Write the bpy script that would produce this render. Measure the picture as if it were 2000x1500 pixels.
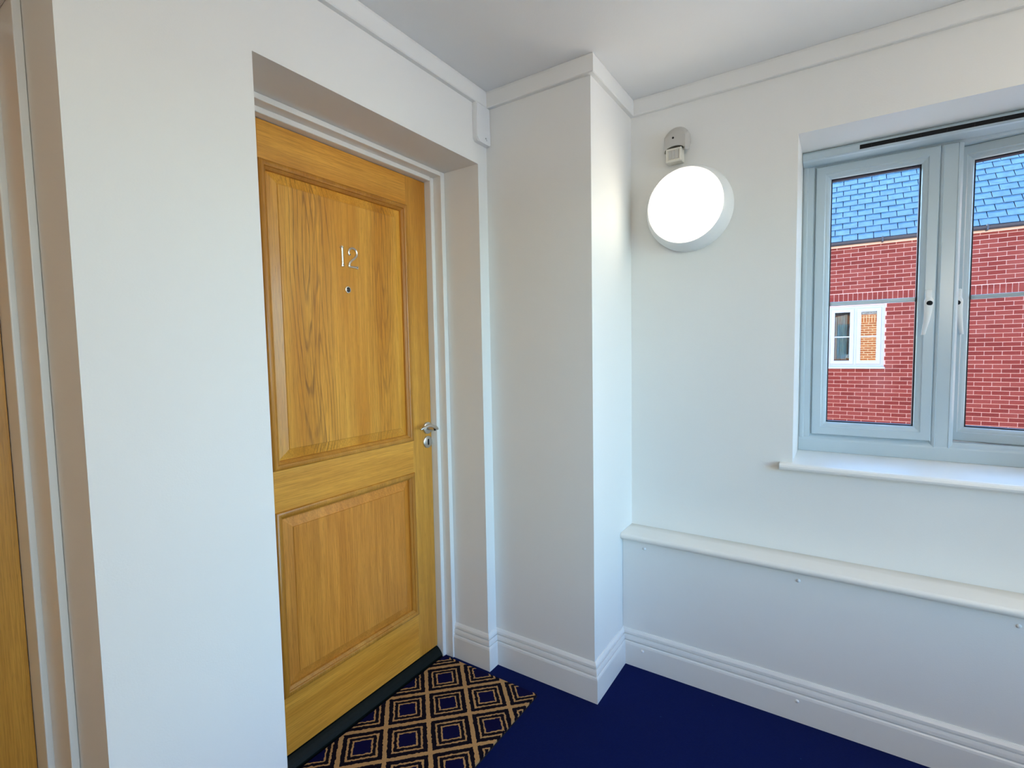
import bpy, bmesh, math, random
from mathutils import Vector, Matrix
random.seed(7)
for o in list(bpy.data.objects): bpy.data.objects.remove(o)
SC = bpy.context.scene
COL = SC.collection

# ------------------------------------------------------------------ camera
CAM = Vector((-0.800, -1.203, 1.323))
F_PX = 972.3
def make_camera():
    y, p, r = (math.radians(a) for a in (33.42, -3.73, -1.04))
    fw = Vector((math.cos(y)*math.cos(p), math.sin(y)*math.cos(p), math.sin(p)))
    rt = Vector((math.sin(y), -math.cos(y), 0)); up = rt.cross(fw)
    r2 = rt*math.cos(r)+up*math.sin(r); u2 = -rt*math.sin(r)+up*math.cos(r)
    cd = bpy.data.cameras.new('camera'); co = bpy.data.objects.new('camera', cd); COL.objects.link(co)
    cd.sensor_width = 36; cd.lens = F_PX/2000*36; cd.clip_start = 0.02; cd.clip_end = 300
    m = Matrix((r2, u2, -fw)).transposed().to_4x4(); m.translation = CAM
    co.matrix_world = m; SC.camera = co
make_camera()

# ------------------------------------------------------------------ sky, sun, portals, exposure
SKY_STRENGTH = 2.0
LAMP_STRENGTH = 5.8
FILL_LAMP_STRENGTH = 98.0
W = bpy.data.worlds.new('sky'); SC.world = W; W.use_nodes = True
_n = W.node_tree.nodes; _l = W.node_tree.links
_n.clear()
_sky = _n.new('ShaderNodeTexSky'); _sky.sky_type = 'NISHITA'; _sky.sun_disc = False
_sky.sun_elevation = math.radians(34); _sky.sun_rotation = math.radians(17); _sky.air_density = 1.0; _sky.dust_density = 0.8; _sky.ozone_density = 1.0
_bg = _n.new('ShaderNodeBackground'); _bg.inputs['Strength'].default_value = SKY_STRENGTH
_wo = _n.new('ShaderNodeOutputWorld')
_tint = _n.new('ShaderNodeMix'); _tint.data_type = 'RGBA'; _tint.blend_type = 'MULTIPLY'; _tint.inputs[0].default_value = 1.0; _tint.inputs[7].default_value = (.64, .97, 1.20, 1)   # camera white balance is set for the warm lamps
_l.new(_sky.outputs[0], _tint.inputs[6]); _l.new(_tint.outputs[2], _bg.inputs[0]); _l.new(_bg.outputs[0], _wo.inputs[0])
_sd = bpy.data.lights.new('sun', 'SUN'); _sd.energy = 45.0; _sd.angle = math.radians(0.6); _sd.color = (1, .90, .76)
_so = bpy.data.objects.new('sun', _sd); COL.objects.link(_so); _so.location = (6, 12, 14)
_so.rotation_euler = Vector((0.32, 0.82, 0.47)).to_track_quat('Z', 'Y').to_euler()
def portal(loc, rot, sx, sy):
    d = bpy.data.lights.new('window_portal', 'AREA'); d.shape = 'RECTANGLE'; d.size = sx; d.size_y = sy
    d.cycles.is_portal = True
    o = bpy.data.objects.new('window_portal', d); COL.objects.link(o); o.location = loc; o.rotation_euler = rot
portal((1.68, -1.515, 1.48), (0, math.radians(90), 0), 1.2, 0.92)
VS = SC.view_settings
VS.view_transform = 'Standard'; VS.look = 'None'; VS.gamma = 1.0; VS.use_curve_mapping = False
VS.exposure = 0.0

# ------------------------------------------------------------------ dimensions (metres)
XW = 1.270        # window wall
XP, PY = 0.867, -0.454   # corner pillar
ZC, ZCOR = 2.345, 2.282  # ceiling, underside of the trunking cornice
XDR, XDL, ZDH = 0.809, -0.092, 2.060   # door recess
FR_Y, ST_Y, DR_Y = 0.174, 0.2145, 0.247
XBACK = 0.30
X_LEFT, Y_FRONT = -3.0, -2.8
L_XR, L_XL = -0.463, -1.364      # second recess
WY0, WY1, WZ0, WZ1 = -1.966, -1.064, 0.897, 2.069  # window opening
XF = 1.55
XPAN = 1.158                     # boxed ledge front
ZSH = 0.562

# ------------------------------------------------------------------ materials
def srgb(r, g, b):
    f = lambda c: (c/255/12.92) if c/255 <= .04045 else ((c/255+.055)/1.055)**2.4
    return (f(r), f(g), f(b), 1)
class NT:
    def __init__(s, name):
        s.m = bpy.data.materials.new(name); s.m.use_nodes = True
        s.t = s.m.node_tree; s.t.nodes.clear()
        s.out = s.n('ShaderNodeOutputMaterial')
    def n(s, typ, **kw):
        x = s.t.nodes.new(typ)
        for k, v in kw.items(): setattr(x, k, v)
        return x
    def L(s, a, b): s.t.links.new(a, b)
    def val(s, sock, v):
        if isinstance(v, (int, float)): sock.default_value = v
        elif isinstance(v, tuple): sock.default_value = v
        else: s.L(v, sock)
    def math(s, op, a, b=0.0, c=None):
        x = s.n('ShaderNodeMath', operation=op); s.val(x.inputs[0], a); s.val(x.inputs[1], b)
        if c is not None: s.val(x.inputs[2], c)
        return x.outputs[0]
    def mix(s, fac, a, b, blend='MIX'):
        x = s.n('ShaderNodeMix', data_type='RGBA', blend_type=blend); s.val(x.inputs[0], fac); s.val(x.inputs[6], a); s.val(x.inputs[7], b)
        return x.outputs[2]
    def ramp(s, fac, stops):
        x = s.n('ShaderNodeValToRGB'); e = x.color_ramp.elements
        while len(e) < len(stops): e.new(.5)
        for q, (pos, col) in zip(e, stops): q.position = pos; q.color = col
        s.L(fac, x.inputs[0]); return x.outputs[0]
    def coord(s, which='Object'):
        return s.n('ShaderNodeTexCoord').outputs[which]
    def mapping(s, vec, scale=(1,1,1), loc=(0,0,0), rot=(0,0,0)):
        x = s.n('ShaderNodeMapping'); s.L(vec, x.inputs[0]); x.inputs['Scale'].default_value = scale
        x.inputs['Location'].default_value = loc; x.inputs['Rotation'].default_value = rot
        return x.outputs[0]
    def noise(s, vec, scale=5, detail=2, rough=.5, dist=0.0):
        x = s.n('ShaderNodeTexNoise'); s.L(vec, x.inputs['Vector'])
        x.inputs['Scale'].default_value = scale; x.inputs['Detail'].default_value = detail
        x.inputs['Roughness'].default_value = rough; x.inputs['Distortion'].default_value = dist
        return x.outputs[0]
    def bump(s, h, strength=.2, dist=.01):
        x = s.n('ShaderNodeBump'); x.inputs['Strength'].default_value = strength; x.inputs['Distance'].default_value = dist
        s.L(h, x.inputs['Height']); return x.outputs[0]
    def bsdf(s, col, rough=.5, metal=0.0, spec=.5, normal=None, coat=0.0, coat_rough=.1, sheen=0.0):
        x = s.n('ShaderNodeBsdfPrincipled'); s.val(x.inputs['Base Color'], col); s.val(x.inputs['Roughness'], rough)
        x.inputs['Metallic'].default_value = metal; x.inputs['Specular IOR Level'].default_value = spec
        x.inputs['Coat Weight'].default_value = coat; x.inputs['Coat Roughness'].default_value = coat_rough
        x.inputs['Sheen Weight'].default_value = sheen
        if normal is not None: s.L(normal, x.inputs['Normal'])
        s.L(x.outputs[0], s.out.inputs[0]); return x
M = {}
def paint(name, col, rough=.6, bump=.15, scale=260, spec=.3, var=.02):
    t = NT(name); c = t.coord()
    v = t.noise(c, 2.2, 3)
    dark = tuple(x*(1-var*2) for x in col[:3])+(1,)
    colr = t.mix(v, dark, col)
    b = t.bump(t.noise(c, scale, 2), bump, .002)
    t.bsdf(colr, rough, spec=spec, normal=b); M[name] = t.m
paint('wall_paint', (.83, .825, .79, 1), .55, .12)
paint('ceiling_paint', (.90, .90, .885, 1), .7, .12)
paint('trim_gloss', (.84, .835, .80, 1), .32, .03, 60, .5)
paint('ledge_gloss', (.84, .81, .75, 1), .35, .04, 60, .5)
paint('frame_gloss', (.84, .82, .77, 1), .28, .03, 60, .5)
paint('upvc', (.50, .60, .65, 1), .25, .01, 40, .5, .01)  # white plastic; its backlit blue shade is put into the colour
paint('white_plastic', (.82, .825, .81, 1), .3, .01, 40, .5, .01)
paint('grey_plastic', (.52, .50, .46, 1), .45, .03, 90, .4)
paint('cream_plastic', (.72, .69, .60, 1), .4, .02, 60, .4)
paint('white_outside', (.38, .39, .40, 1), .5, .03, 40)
paint('cream_fascia', (.60, .50, .38, 1), .6, .05, 30)
paint('gutter_plastic', (.035, .035, .04, 1), .4, .02, 30)
paint('black_rubber', (.008, .009, .012, 1), .5, .05, 150)
paint('slot_black', (.004, .004, .006, 1), .7, .02, 150)
paint('threshold_rubber', (.002, .006, .005, 1), .55, .3, 300, .2)
paint('curtain_cloth', (.34, .42, .33, 1), .85, .1, 80)
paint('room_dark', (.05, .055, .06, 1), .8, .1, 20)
paint('asphalt', (.45, .45, .44, 1), .9, .4, 60)
paint('smudge', (.20, .20, .19, 1), .7, .02, 60)

def wood(name, axis='Z', cathedral=False, seed=0.0, base=None, gain=1.0):
    """golden varnished oak; grain runs along the given axis"""
    t = NT(name); c = t.coord()
    if axis == 'X': c = t.mapping(c, rot=(0, math.radians(90), 0))
    c = t.mapping(c, loc=(seed, seed*.7, seed*1.3))
    broad = t.noise(t.mapping(c, (7, 7, .55)), 1.0, 3, .55)
    mid = t.noise(t.mapping(c, (38, 38, 1.6)), 1.0, 3, .6)
    fine = t.noise(t.mapping(c, (420, 420, 9)), 1.0, 2, .6)
    pores = t.noise(t.mapping(c, (700, 700, 26)), 1.0, 1, .5)
    a = srgb(178, 116, 30); b = srgb(214, 158, 66); d = srgb(138, 82, 16)
    if base: a, b, d = base
    a, b, d = (tuple(min(.95, c*gain) for c in q[:3])+(1,) for q in (a, b, d))
    col = t.mix(t.ramp(broad, [(.3, (0,0,0,1)), (.7, (1,1,1,1))]), a, b)
    col = t.mix(t.math('MULTIPLY', t.ramp(mid, [(.42, (1,1,1,1)), (.62, (0,0,0,1))]), .26), col, d)
    col = t.mix(t.math('MULTIPLY', t.ramp(fine, [(.40, (1,1,1,1)), (.55, (0,0,0,1))]), .32), col, d)
    h = fine
    if cathedral:
        raw = t.coord(); sp = t.n('ShaderNodeSeparateXYZ'); t.L(raw, sp.inputs[0])
        wob = t.math('SUBTRACT', t.noise(t.mapping(c, (26, 26, 2.6)), 1.0, 3, .55), .5)
        wob2 = t.math('SUBTRACT', t.noise(t.mapping(c, (6, 6, 1.8)), 1.0, 1, .5), .5)
        fac = None
        for xc, zc, wx, wz, amp in ((-.160, 1.66, .013, .155, 1.0), (-.110, 1.16, .012, .20, .9), (.175, 1.72, .011, .13, .75), (.150, 1.22, .012, .22, .55)):
            ax = t.math('DIVIDE', t.math('ADD', t.math('SUBTRACT', sp.outputs[0], xc), t.math('MULTIPLY', wob2, .05)), wx)
            az = t.math('DIVIDE', t.math('SUBTRACT', sp.outputs[2], zc), wz)
            r = t.math('SQRT', t.math('ADD', t.math('MULTIPLY', ax, ax), t.math('MULTIPLY', az, az)))
            g = t.math('FRACT', t.math('ADD', r, t.math('MULTIPLY', wob, 1.5)))
            line = t.ramp(g, [(0, (.9,.9,.9,1)), (.10, (1,1,1,1)), (.30, (0,0,0,1)), (.9, (0,0,0,1)), (1, (.9,.9,.9,1))])
            fade = t.ramp(t.math('DIVIDE', r, 6.5), [(0, (1,1,1,1)), (.55, (.8,.8,.8,1)), (1, (0,0,0,1))])
            q = t.math('MULTIPLY', t.math('MULTIPLY', line, fade), amp)
            fac = q if fac is None else t.math('MAXIMUM', fac, q)
        brk = t.ramp(t.noise(t.mapping(c, (90, 90, 7)), 1.0, 2), [(.36, (.25,.25,.25,1)), (.6, (1,1,1,1))])
        fac = t.math('MULTIPLY', t.math('MULTIPLY', fac, brk), .8)
        col = t.mix(fac, col, srgb(104, 58, 18))
    col = t.mix(t.math('MULTIPLY', t.ramp(pores, [(.60, (0,0,0,1)), (.72, (1,1,1,1))]), .25), col, srgb(90, 50, 14))
    nb = t.bump(h, .10, .002)
    t.bsdf(col, .40, spec=.40, normal=nb, coat=.22, coat_rough=.20); M[name] = t.m
wood('oak_vertical', 'Z', False, 0.0, None, 1.2)
wood('oak_moulding', 'Z', False, 3.1, (srgb(184, 118, 32), srgb(212, 150, 60), srgb(140, 80, 14)))
wood('oak_horizontal', 'X', False, 1.7, None, 1.4)
wood('oak_panel', 'Z', True, 5.3, None, 1.5)
wood('oak_panel_low', 'Z', False, 9.1, (srgb(176, 106, 28), srgb(208, 140, 56), srgb(140, 76, 14)), 1.25)

def metal(name, col, rough):
    t = NT(name); c = t.coord()
    v = t.noise(t.mapping(c, (40, 40, 40)), 6, 2)
    r = t.math('ADD', t.math('MULTIPLY', v, .12), rough-.06)
    t.bsdf(col, r, metal=1.0); M[name] = t.m
metal('satin_steel', (.66, .645, .61, 1), .34)
metal('satin_chrome', (.80, .74, .66, 1), .30)
metal('bright_chrome', (.82, .82, .80, 1), .14)

def glass(name, refl=.06, tint=(1, 1, 1, 1), rough=0.0):
    t = NT(name); tr = t.n('ShaderNodeBsdfTransparent'); tr.inputs[0].default_value = tint
    gl = t.n('ShaderNodeBsdfGlossy'); gl.inputs['Roughness'].default_value = rough
    fr = t.n('ShaderNodeFresnel'); fr.inputs['IOR'].default_value = 1.45
    mx = t.n('ShaderNodeMixShader'); t.val(mx.inputs[0], t.math('MINIMUM', t.math('ADD', t.math('MULTIPLY', fr.outputs[0], .6), refl-.02), 1.0))
    t.L(tr.outputs[0], mx.inputs[1]); t.L(gl.outputs[0], mx.inputs[2]); t.L(mx.outputs[0], t.out.inputs[0]); M[name] = t.m
glass('window_glass', .03)
glass('house_glass', .30, (.8, .88, .9, 1))
glass('house_glass_dim', .06, (.8, .9, .95, 1))
t = NT('lens_glass'); t.bsdf((.02, .022, .03, 1), .05, spec=.9); M['lens_glass'] = t.m

def emitter(name, col, strength):
    t = NT(name); e = t.n('ShaderNodeEmission'); e.inputs[0].default_value = col; e.inputs[1].default_value = strength
    t.L(e.outputs[0], t.out.inputs[0]); M[name] = t.m
emitter('lamp_diffuser', (1.0, .90, .75, 1), LAMP_STRENGTH)
emitter('fill_lamp_diffuser', (1.0, .89, .72, 1), FILL_LAMP_STRENGTH)

def carpet():
    t = NT('carpet_navy'); c = t.coord()
    a = t.noise(c, 420, 3, .7); b = t.noise(c, 3.0, 3)
    col = t.mix(a, (.0006, .0022, .028, 1), (.0015, .010, .11, 1))
    col = t.mix(t.math('MULTIPLY', b, .5), col, (.001, .010, .085, 1))
    fl = t.ramp(t.noise(t.mapping(c, (1, 1.0, 1)), 55, 1), [(.80, (0,0,0,1)), (.84, (1,1,1,1))])
    col = t.mix(t.math('MULTIPLY', fl, .35), col, (.06, .25, .40, 1))
    t.bsdf(col, .95, spec=.08, normal=t.bump(a, .5, .004), sheen=.02); M['carpet_navy'] = t.m
carpet()
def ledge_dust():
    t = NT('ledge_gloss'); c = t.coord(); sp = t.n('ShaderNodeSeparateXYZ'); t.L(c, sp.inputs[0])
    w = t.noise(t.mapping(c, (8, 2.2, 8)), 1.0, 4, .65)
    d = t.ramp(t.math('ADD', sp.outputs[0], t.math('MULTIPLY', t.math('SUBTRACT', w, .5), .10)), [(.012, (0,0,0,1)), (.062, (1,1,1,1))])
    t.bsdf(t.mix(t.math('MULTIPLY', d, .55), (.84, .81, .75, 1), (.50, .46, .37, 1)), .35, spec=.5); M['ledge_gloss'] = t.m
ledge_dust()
def mat_material():
    t = NT('coir_pattern'); c = t.coord()
    wob = t.n('ShaderNodeTexNoise'); t.L(c, wob.inputs['Vector']); wob.inputs['Scale'].default_value = 90; wob.inputs['Detail'].default_value = 2
    va = t.n('ShaderNodeVectorMath', operation='SCALE')
    vs = t.n('ShaderNodeVectorMath', operation='SUBTRACT'); t.L(wob.outputs['Color'], vs.inputs[0]); vs.inputs[1].default_value = (.5, .5, .5)
    t.L(vs.outputs[0], va.inputs[0]); va.inputs['Scale'].default_value = .010
    ad = t.n('ShaderNodeVectorMath', operation='ADD'); t.L(c, ad.inputs[0]); t.L(va.outputs[0], ad.inputs[1])
    sx = t.n('ShaderNodeSeparateXYZ'); t.L(ad.outputs[0], sx.inputs[0])
    P = .1475*math.sqrt(2)       # period along x / y
    x = t.math('DIVIDE', sx.outputs[0], P); y = t.math('DIVIDE', sx.outputs[1], P)
    u = t.math('ADD', x, y); v = t.math('SUBTRACT', x, y)
    cu = t.math('ABSOLUTE', t.math('SUBTRACT', t.math('FRACT', u), .5)); cv = t.math('ABSOLUTE', t.math('SUBTRACT', t.math('FRACT', v), .5))
    d = t.math('MAXIMUM', cu, cv)
    def band(lo, hi): return t.math('MULTIPLY', t.math('GREATER_THAN', d, lo), t.math('LESS_THAN', d, hi))
    tan = t.math('MINIMUM', t.math('ADD', t.math('ADD', band(.450, 2), band(.306, .350)), band(.194, .232)), 1.0)
    fib = t.noise(t.mapping(c, (1, 1, 1)), 600, 2, .7)
    tanc = t.mix(fib, srgb(150, 106, 62), srgb(236, 190, 130))
    drk = t.mix(t.math('LESS_THAN', d, .19), srgb(20, 13, 28), srgb(13, 12, 66))
    drk = t.mix(t.math('MULTIPLY', fib, .35), drk, (.001, .001, .004, 1))
    t.bsdf(t.mix(tan, drk, tanc), .95, spec=.1, normal=t.bump(fib, .8, .004)); M['coir_pattern'] = t.m
mat_material()
def coir_edge():
    t = NT('mat_backing'); t.bsdf((.02, .017, .02, 1), .8, spec=.2, normal=t.bump(t.noise(t.coord(), 300, 2), .4, .003)); M['mat_backing'] = t.m
coir_edge()
BZ0, BY0 = 2.31, -1.445
def brick(name, c0, c1, c2):
    t = NT(name); g = t.n('ShaderNodeNewGeometry'); sp = t.n('ShaderNodeSeparateXYZ'); t.L(g.outputs['Position'], sp.inputs[0])
    row = t.math('FLOOR', t.math('DIVIDE', t.math('SUBTRACT', sp.outputs[2], BZ0), .075))
    off = t.math('MULTIPLY', t.math('MODULO', t.math('ADD', row, 1000.0), 2.0), .5)
    col_i = t.math('FLOOR', t.math('ADD', t.math('DIVIDE', t.math('SUBTRACT', sp.outputs[1], BY0), .225), off))
    cb = t.n('ShaderNodeCombineXYZ'); t.L(row, cb.inputs[0]); t.L(col_i, cb.inputs[1])
    wn = t.n('ShaderNodeTexWhiteNoise', noise_dimensions='2D'); t.L(cb.outputs[0], wn.inputs[0])
    tone = t.ramp(wn.outputs[0], [(0, c0), (.45, c1), (1, c2)])
    sm = t.noise(g.outputs['Position'], 9, 4, .65)
    col = t.mix(t.math('MULTIPLY', sm, .35), tone, c2)
    big = t.ramp(t.noise(g.outputs['Position'], 1.3, 3), [(.55, (0,0,0,1)), (.8, (1,1,1,1))])
    col = t.mix(t.math('MULTIPLY', big, .3), col, (.32, .12, .095, 1))
    t.bsdf(col, .9, spec=.15, normal=t.bump(t.noise(g.outputs['Position'], 60, 3), .3, .004)); M[name] = t.m
brick('red_brick', (.12, .013, .009, 1), (.16, .020, .013, 1), (.19, .034, .023, 1))
t = NT('mortar'); t.bsdf(t.mix(t.noise(t.coord(), 12, 3), (.50, .29, .22, 1), (.60, .38, .30, 1)), .95, spec=.1); M['mortar'] = t.m
def facade_brick():
    t = NT('orange_facade'); g = t.n('ShaderNodeNewGeometry'); sp = t.n('ShaderNodeSeparateXYZ'); t.L(g.outputs['Position'], sp.inputs[0])
    def lay(swap):
        cb = t.n('ShaderNodeCombineXYZ'); t.L(sp.outputs[2 if swap else 1], cb.inputs[0]); t.L(t.math('ADD', sp.outputs[1 if swap else 2], .015), cb.inputs[1])
        b = t.n('ShaderNodeTexBrick'); t.L(cb.outputs[0], b.inputs['Vector']); b.inputs['Scale'].default_value = 1
        b.inputs['Brick Width'].default_value = .225; b.inputs['Row Height'].default_value = .075; b.inputs['Mortar Size'].default_value = .011
        b.offset = 0.0 if swap else .5
        b.inputs['Color1'].default_value = (.27, .075, .022, 1); b.inputs['Color2'].default_value = (.34, .11, .035, 1); b.inputs['Mortar'].default_value = (.50, .36, .22, 1)
        return b.outputs[0]
    band = t.math('MULTIPLY', t.math('GREATER_THAN', sp.outputs[2], 2.085), t.math('LESS_THAN', sp.outputs[2], 2.31))
    t.bsdf(t.mix(band, lay(False), lay(True)), .9, spec=.1); M['orange_facade'] = t.m
facade_brick()
def slate():
    t = NT('blue_slate'); c = t.n('ShaderNodeNewGeometry').outputs['Position']; oi = t.n('ShaderNodeObjectInfo')
    n1 = t.noise(c, 9, 4, .65); n2 = t.noise(c, 1.5, 2)
    col = t.mix(t.ramp(n1, [(.3, (0,0,0,1)), (.7, (1,1,1,1))]), (.018, .044, .066, 1), (.060, .115, .15, 1))
    col = t.mix(t.math('MULTIPLY', oi.outputs['Random'], .45), col, (.026, .06, .10, 1))
    col = t.mix(t.math('MULTIPLY', n2, .4), col, (.042, .09, .13, 1))
    t.bsdf(col, .55, spec=.4, normal=t.bump(n1, .25, .004)); M['blue_slate'] = t.m
slate()
t = NT('slate_underlay'); t.bsdf((.012, .03, .06, 1), .9, spec=.1); M['slate_underlay'] = t.m

# ------------------------------------------------------------------ mesh helpers
def box(bm, x0, x1, y0, y1, z0, z1, bev=0.0, seg=2):
    m = Matrix.Diagonal(((x1-x0), (y1-y0), (z1-z0), 1)); m.translation = ((x0+x1)/2, (y0+y1)/2, (z0+z1)/2)
    r = bmesh.ops.create_cube(bm, size=1, matrix=m)
    if bev > 0:
        es = list({e for v in r['verts'] for e in v.link_edges})
        bmesh.ops.bevel(bm, geom=es, offset=bev, segments=seg, affect='EDGES', profile=.5)
def ring(bm, u0, u1, v0, v1, prof, fn, closed=True):
    """mitred rectangular ring: prof = [(inset, depth)], fn(u, v, d) -> point"""
    loops = []
    for ins, dep in prof:
        loops.append([bm.verts.new(fn(u, v, dep)) for u, v in ((u0+ins, v0+ins), (u1-ins, v0+ins), (u1-ins, v1-ins), (u0+ins, v1-ins))])
    k = len(loops)
    for i in range(k if closed else k-1):
        a, b = loops[i], loops[(i+1) % k]
        for j in range(4): bm.faces.new((a[j], a[(j+1) % 4], b[(j+1) % 4], b[j]))
    return loops
def lathe(bm, prof, origin, axis=(-1, 0, 0), seg=48):
    """prof = [(r, h)] with h along axis"""
    ax = Vector(axis).normalized(); q = ax.to_track_quat('Z', 'Y'); o = Vector(origin); prev = None
    for r, h in prof:
        if r < 1e-6: cur = [bm.verts.new(o+ax*h)]
        else: cur = [bm.verts.new(o+q@Vector((r*math.cos(2*math.pi*i/seg), r*math.sin(2*math.pi*i/seg), h))) for i in range(seg)]
        if prev:
            for i in range(seg):
                a = [prev[i % len(prev)], prev[(i+1) % len(prev)]]; b = [cur[(i+1) % len(cur)], cur[i % len(cur)]]
                vs = []
                for v in a+b:
                    if v not in vs: vs.append(v)
                if len(vs) > 2: bm.faces.new(vs)
        prev = cur
def extrude_poly(bm, pts, fn, d0, d1, bev=0.0):
    a = [bm.verts.new(fn(u, v, d0)) for u, v in pts]; b = [bm.verts.new(fn(u, v, d1)) for u, v in pts]
    n = len(pts)
    bm.faces.new(a); top = bm.faces.new(b)
    for i in range(n): bm.faces.new((a[i], a[(i+1) % n], b[(i+1) % n], b[i]))
    if bev > 0: bmesh.ops.bevel(bm, geom=list(top.edges), offset=bev, segments=2, affect='EDGES')
def tube(bm, pts, radii, seg=14, flat=1.0):
    """rounded tube along points; flat squashes the section vertically"""
    rings = []; pts = [Vector(p) for p in pts]
    for i, p in enumerate(pts):
        d = (pts[min(i+1, len(pts)-1)]-pts[max(i-1, 0)]).normalized()
        s = d.cross(Vector((0, 0, 1))).normalized(); u = s.cross(d).normalized(); r = radii[i]
        rings.append([bm.verts.new(p+s*r*math.cos(2*math.pi*k/seg)+u*r*flat*math.sin(2*math.pi*k/seg)) for k in range(seg)])
    for a, b in zip(rings, rings[1:]):
        for k in range(seg): bm.faces.new((a[k], a[(k+1) % seg], b[(k+1) % seg], b[k]))
    bm.faces.new(rings[0][::-1]); bm.faces.new(rings[-1])
def sweep_sections(path, prof):
    """mitred sections of a wall profile; room lies to the right of the path"""
    P = [Vector(p) for p in path]; out = []
    for i, p in enumerate(P):
        dirs = []
        if i > 0: dirs.append((P[i]-P[i-1]).normalized())
        if i < len(P)-1: dirs.append((P[i+1]-P[i]).normalized())
        ns = [Vector((d.y, -d.x)) for d in dirs]
        m = ns[0] if len(ns) == 1 else (ns[0]+ns[1])/(1+ns[0].dot(ns[1]))
        out.append([(p.x+m.x*o, p.y+m.y*o, z) for o, z in prof])
    return out
def sweep_seg(a, b):
    bm = bmesh.new(); va = [bm.verts.new(q) for q in a]; vb = [bm.verts.new(q) for q in b]; n = len(a)
    for i in range(n): bm.faces.new((va[i], va[(i+1) % n], vb[(i+1) % n], vb[i]))
    bm.faces.new(va[::-1]); bm.faces.new(vb); return bm
def obj(name, bm, mat, parent=None, origin=None, smooth=None):
    """link a bmesh (world coordinates) as one object; origin defaults to base centre or parent's place"""
    bmesh.ops.recalc_face_normals(bm, faces=bm.faces)
    if origin is None:
        if parent is not None: origin = Vector((0, 0, 0))
        else:
            lo = [min(v.co[i] for v in bm.verts) for i in range(3)]; hi = [max(v.co[i] for v in bm.verts) for i in range(3)]
            origin = Vector(((lo[0]+hi[0])/2, (lo[1]+hi[1])/2, lo[2]))
    origin = Vector(origin)
    if parent is not None: base = parent_world(parent)+origin
    else: base = origin
    bmesh.ops.translate(bm, verts=bm.verts, vec=-base)
    me = bpy.data.meshes.new(name); bm.to_mesh(me); bm.free()
    me.materials.append(M[mat]); o = bpy.data.objects.new(name, me); COL.objects.link(o)
    o.location = origin
    if parent is not None: o.parent = parent
    if smooth is not None:
        for p in me.polygons: p.use_smooth = True
        if hasattr(me, 'set_sharp_from_angle'): me.set_sharp_from_angle(angle=math.radians(smooth))
    return o
def parent_world(o):
    v = Vector(o.location)
    while o.parent: o = o.parent; v += Vector(o.location)
    return v
def tag(o, label=None, cat=None, group=None, kind=None):
    if label: o['label'] = label
    if cat: o['category'] = cat
    if group: o['group'] = group
    if kind: o['kind'] = kind
    return o
def empty(name, loc, label=None, cat=None, kind=None, group=None):
    o = bpy.data.objects.new(name, None); COL.objects.link(o); o.location = loc; o.empty_display_size = .1
    return tag(o, label, cat, group, kind)
def B(*boxes):
    bm = bmesh.new()
    for b in boxes: box(bm, *b)
    return bm
def struct(name, bm, mat, label, cat, **k):
    return tag(obj(name, bm, mat, **k), label, cat, None, 'structure')

# ------------------------------------------------------------------ room shell
struct('floor', B((X_LEFT, 1.62, Y_FRONT, .60, -.12, 0)), 'carpet_navy', 'dark navy blue carpet covering the hall floor', 'floor')
struct('ceiling', B((X_LEFT-.2, 1.72, Y_FRONT-.2, .60, ZC, ZC+.15)), 'ceiling_paint', 'plain white painted ceiling of the hall', 'ceiling')
T = .60
LBACK = .430
struct('wall_back', B((X_LEFT, L_XL, 0, T, 0, ZC), (L_XR, XDL, 0, T, 0, ZC), (XDR, XW+.35, 0, T, 0, ZC),
                      (L_XL, L_XR, 0, LBACK, ZDH, ZC), (XDL, XDR, 0, XBACK, ZDH, ZC),
                      (L_XL, L_XR, LBACK, T, 0, ZC), (XDL, XDR, XBACK, T, 0, ZC)),
       'wall_paint', 'off-white wall with two deep oak door recesses', 'wall')
struct('wall_corner', B((XP, XW, PY, 0, 0, ZC)), 'wall_paint', 'off-white boxed pillar in the corner between door and window walls', 'wall')
struct('wall_right', B((XW, XW+.35, Y_FRONT, WY0, 0, ZC), (XW, XW+.35, WY1, 0, 0, ZC), (XW, XW+.35, WY0, WY1, 0, WZ0-.03), (XW, XW+.35, WY0, WY1, WZ1, ZC)),
       'wall_paint', 'off-white wall around the white casement window', 'wall')
struct('wall_outer', B((XW+.35, XW+.45, -16, WY0+.03, -2.8, 4.2), (XW+.35, XW+.45, WY1-.03, 12, -2.8, 4.2), (XW+.35, XW+.45, WY0+.03, WY1-.03, -2.8, WZ0-.01), (XW+.35, XW+.45, WY0+.03, WY1-.03, WZ1-.02, 4.2)),
       'orange_facade', 'orange brick outer face of the window wall', 'wall')
struct('wall_left', B((X_LEFT-.2, X_LEFT, Y_FRONT-.2, T, 0, ZC)), 'wall_paint', 'off-white end wall of the hall', 'wall')
GX0, GX1, GZ0, GZ1 = -0.85, 0.60, 0.50, 2.07      # unseen window added opposite the doors for blue light low on the walls
struct('wall_front', B((X_LEFT, GX0, Y_FRONT-.2, Y_FRONT, 0, ZC), (GX1, XW+.35, Y_FRONT-.2, Y_FRONT, 0, ZC), (GX0, GX1, Y_FRONT-.2, Y_FRONT, 0, GZ0), (GX0, GX1, Y_FRONT-.2, Y_FRONT, GZ1, ZC)),
       'wall_paint', 'off-white wall with an added wide window facing the doors', 'wall')
portal(((GX0+GX1)/2, Y_FRONT-.22, (GZ0+GZ1)/2), (math.radians(90), 0, 0), GX1-GX0, GZ1-GZ0)
w2 = empty('added_window', ((GX0+GX1)/2, Y_FRONT-.1, GZ0), 'unseen wide white window added in the wall facing the oak doors', 'window', 'structure')
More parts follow.
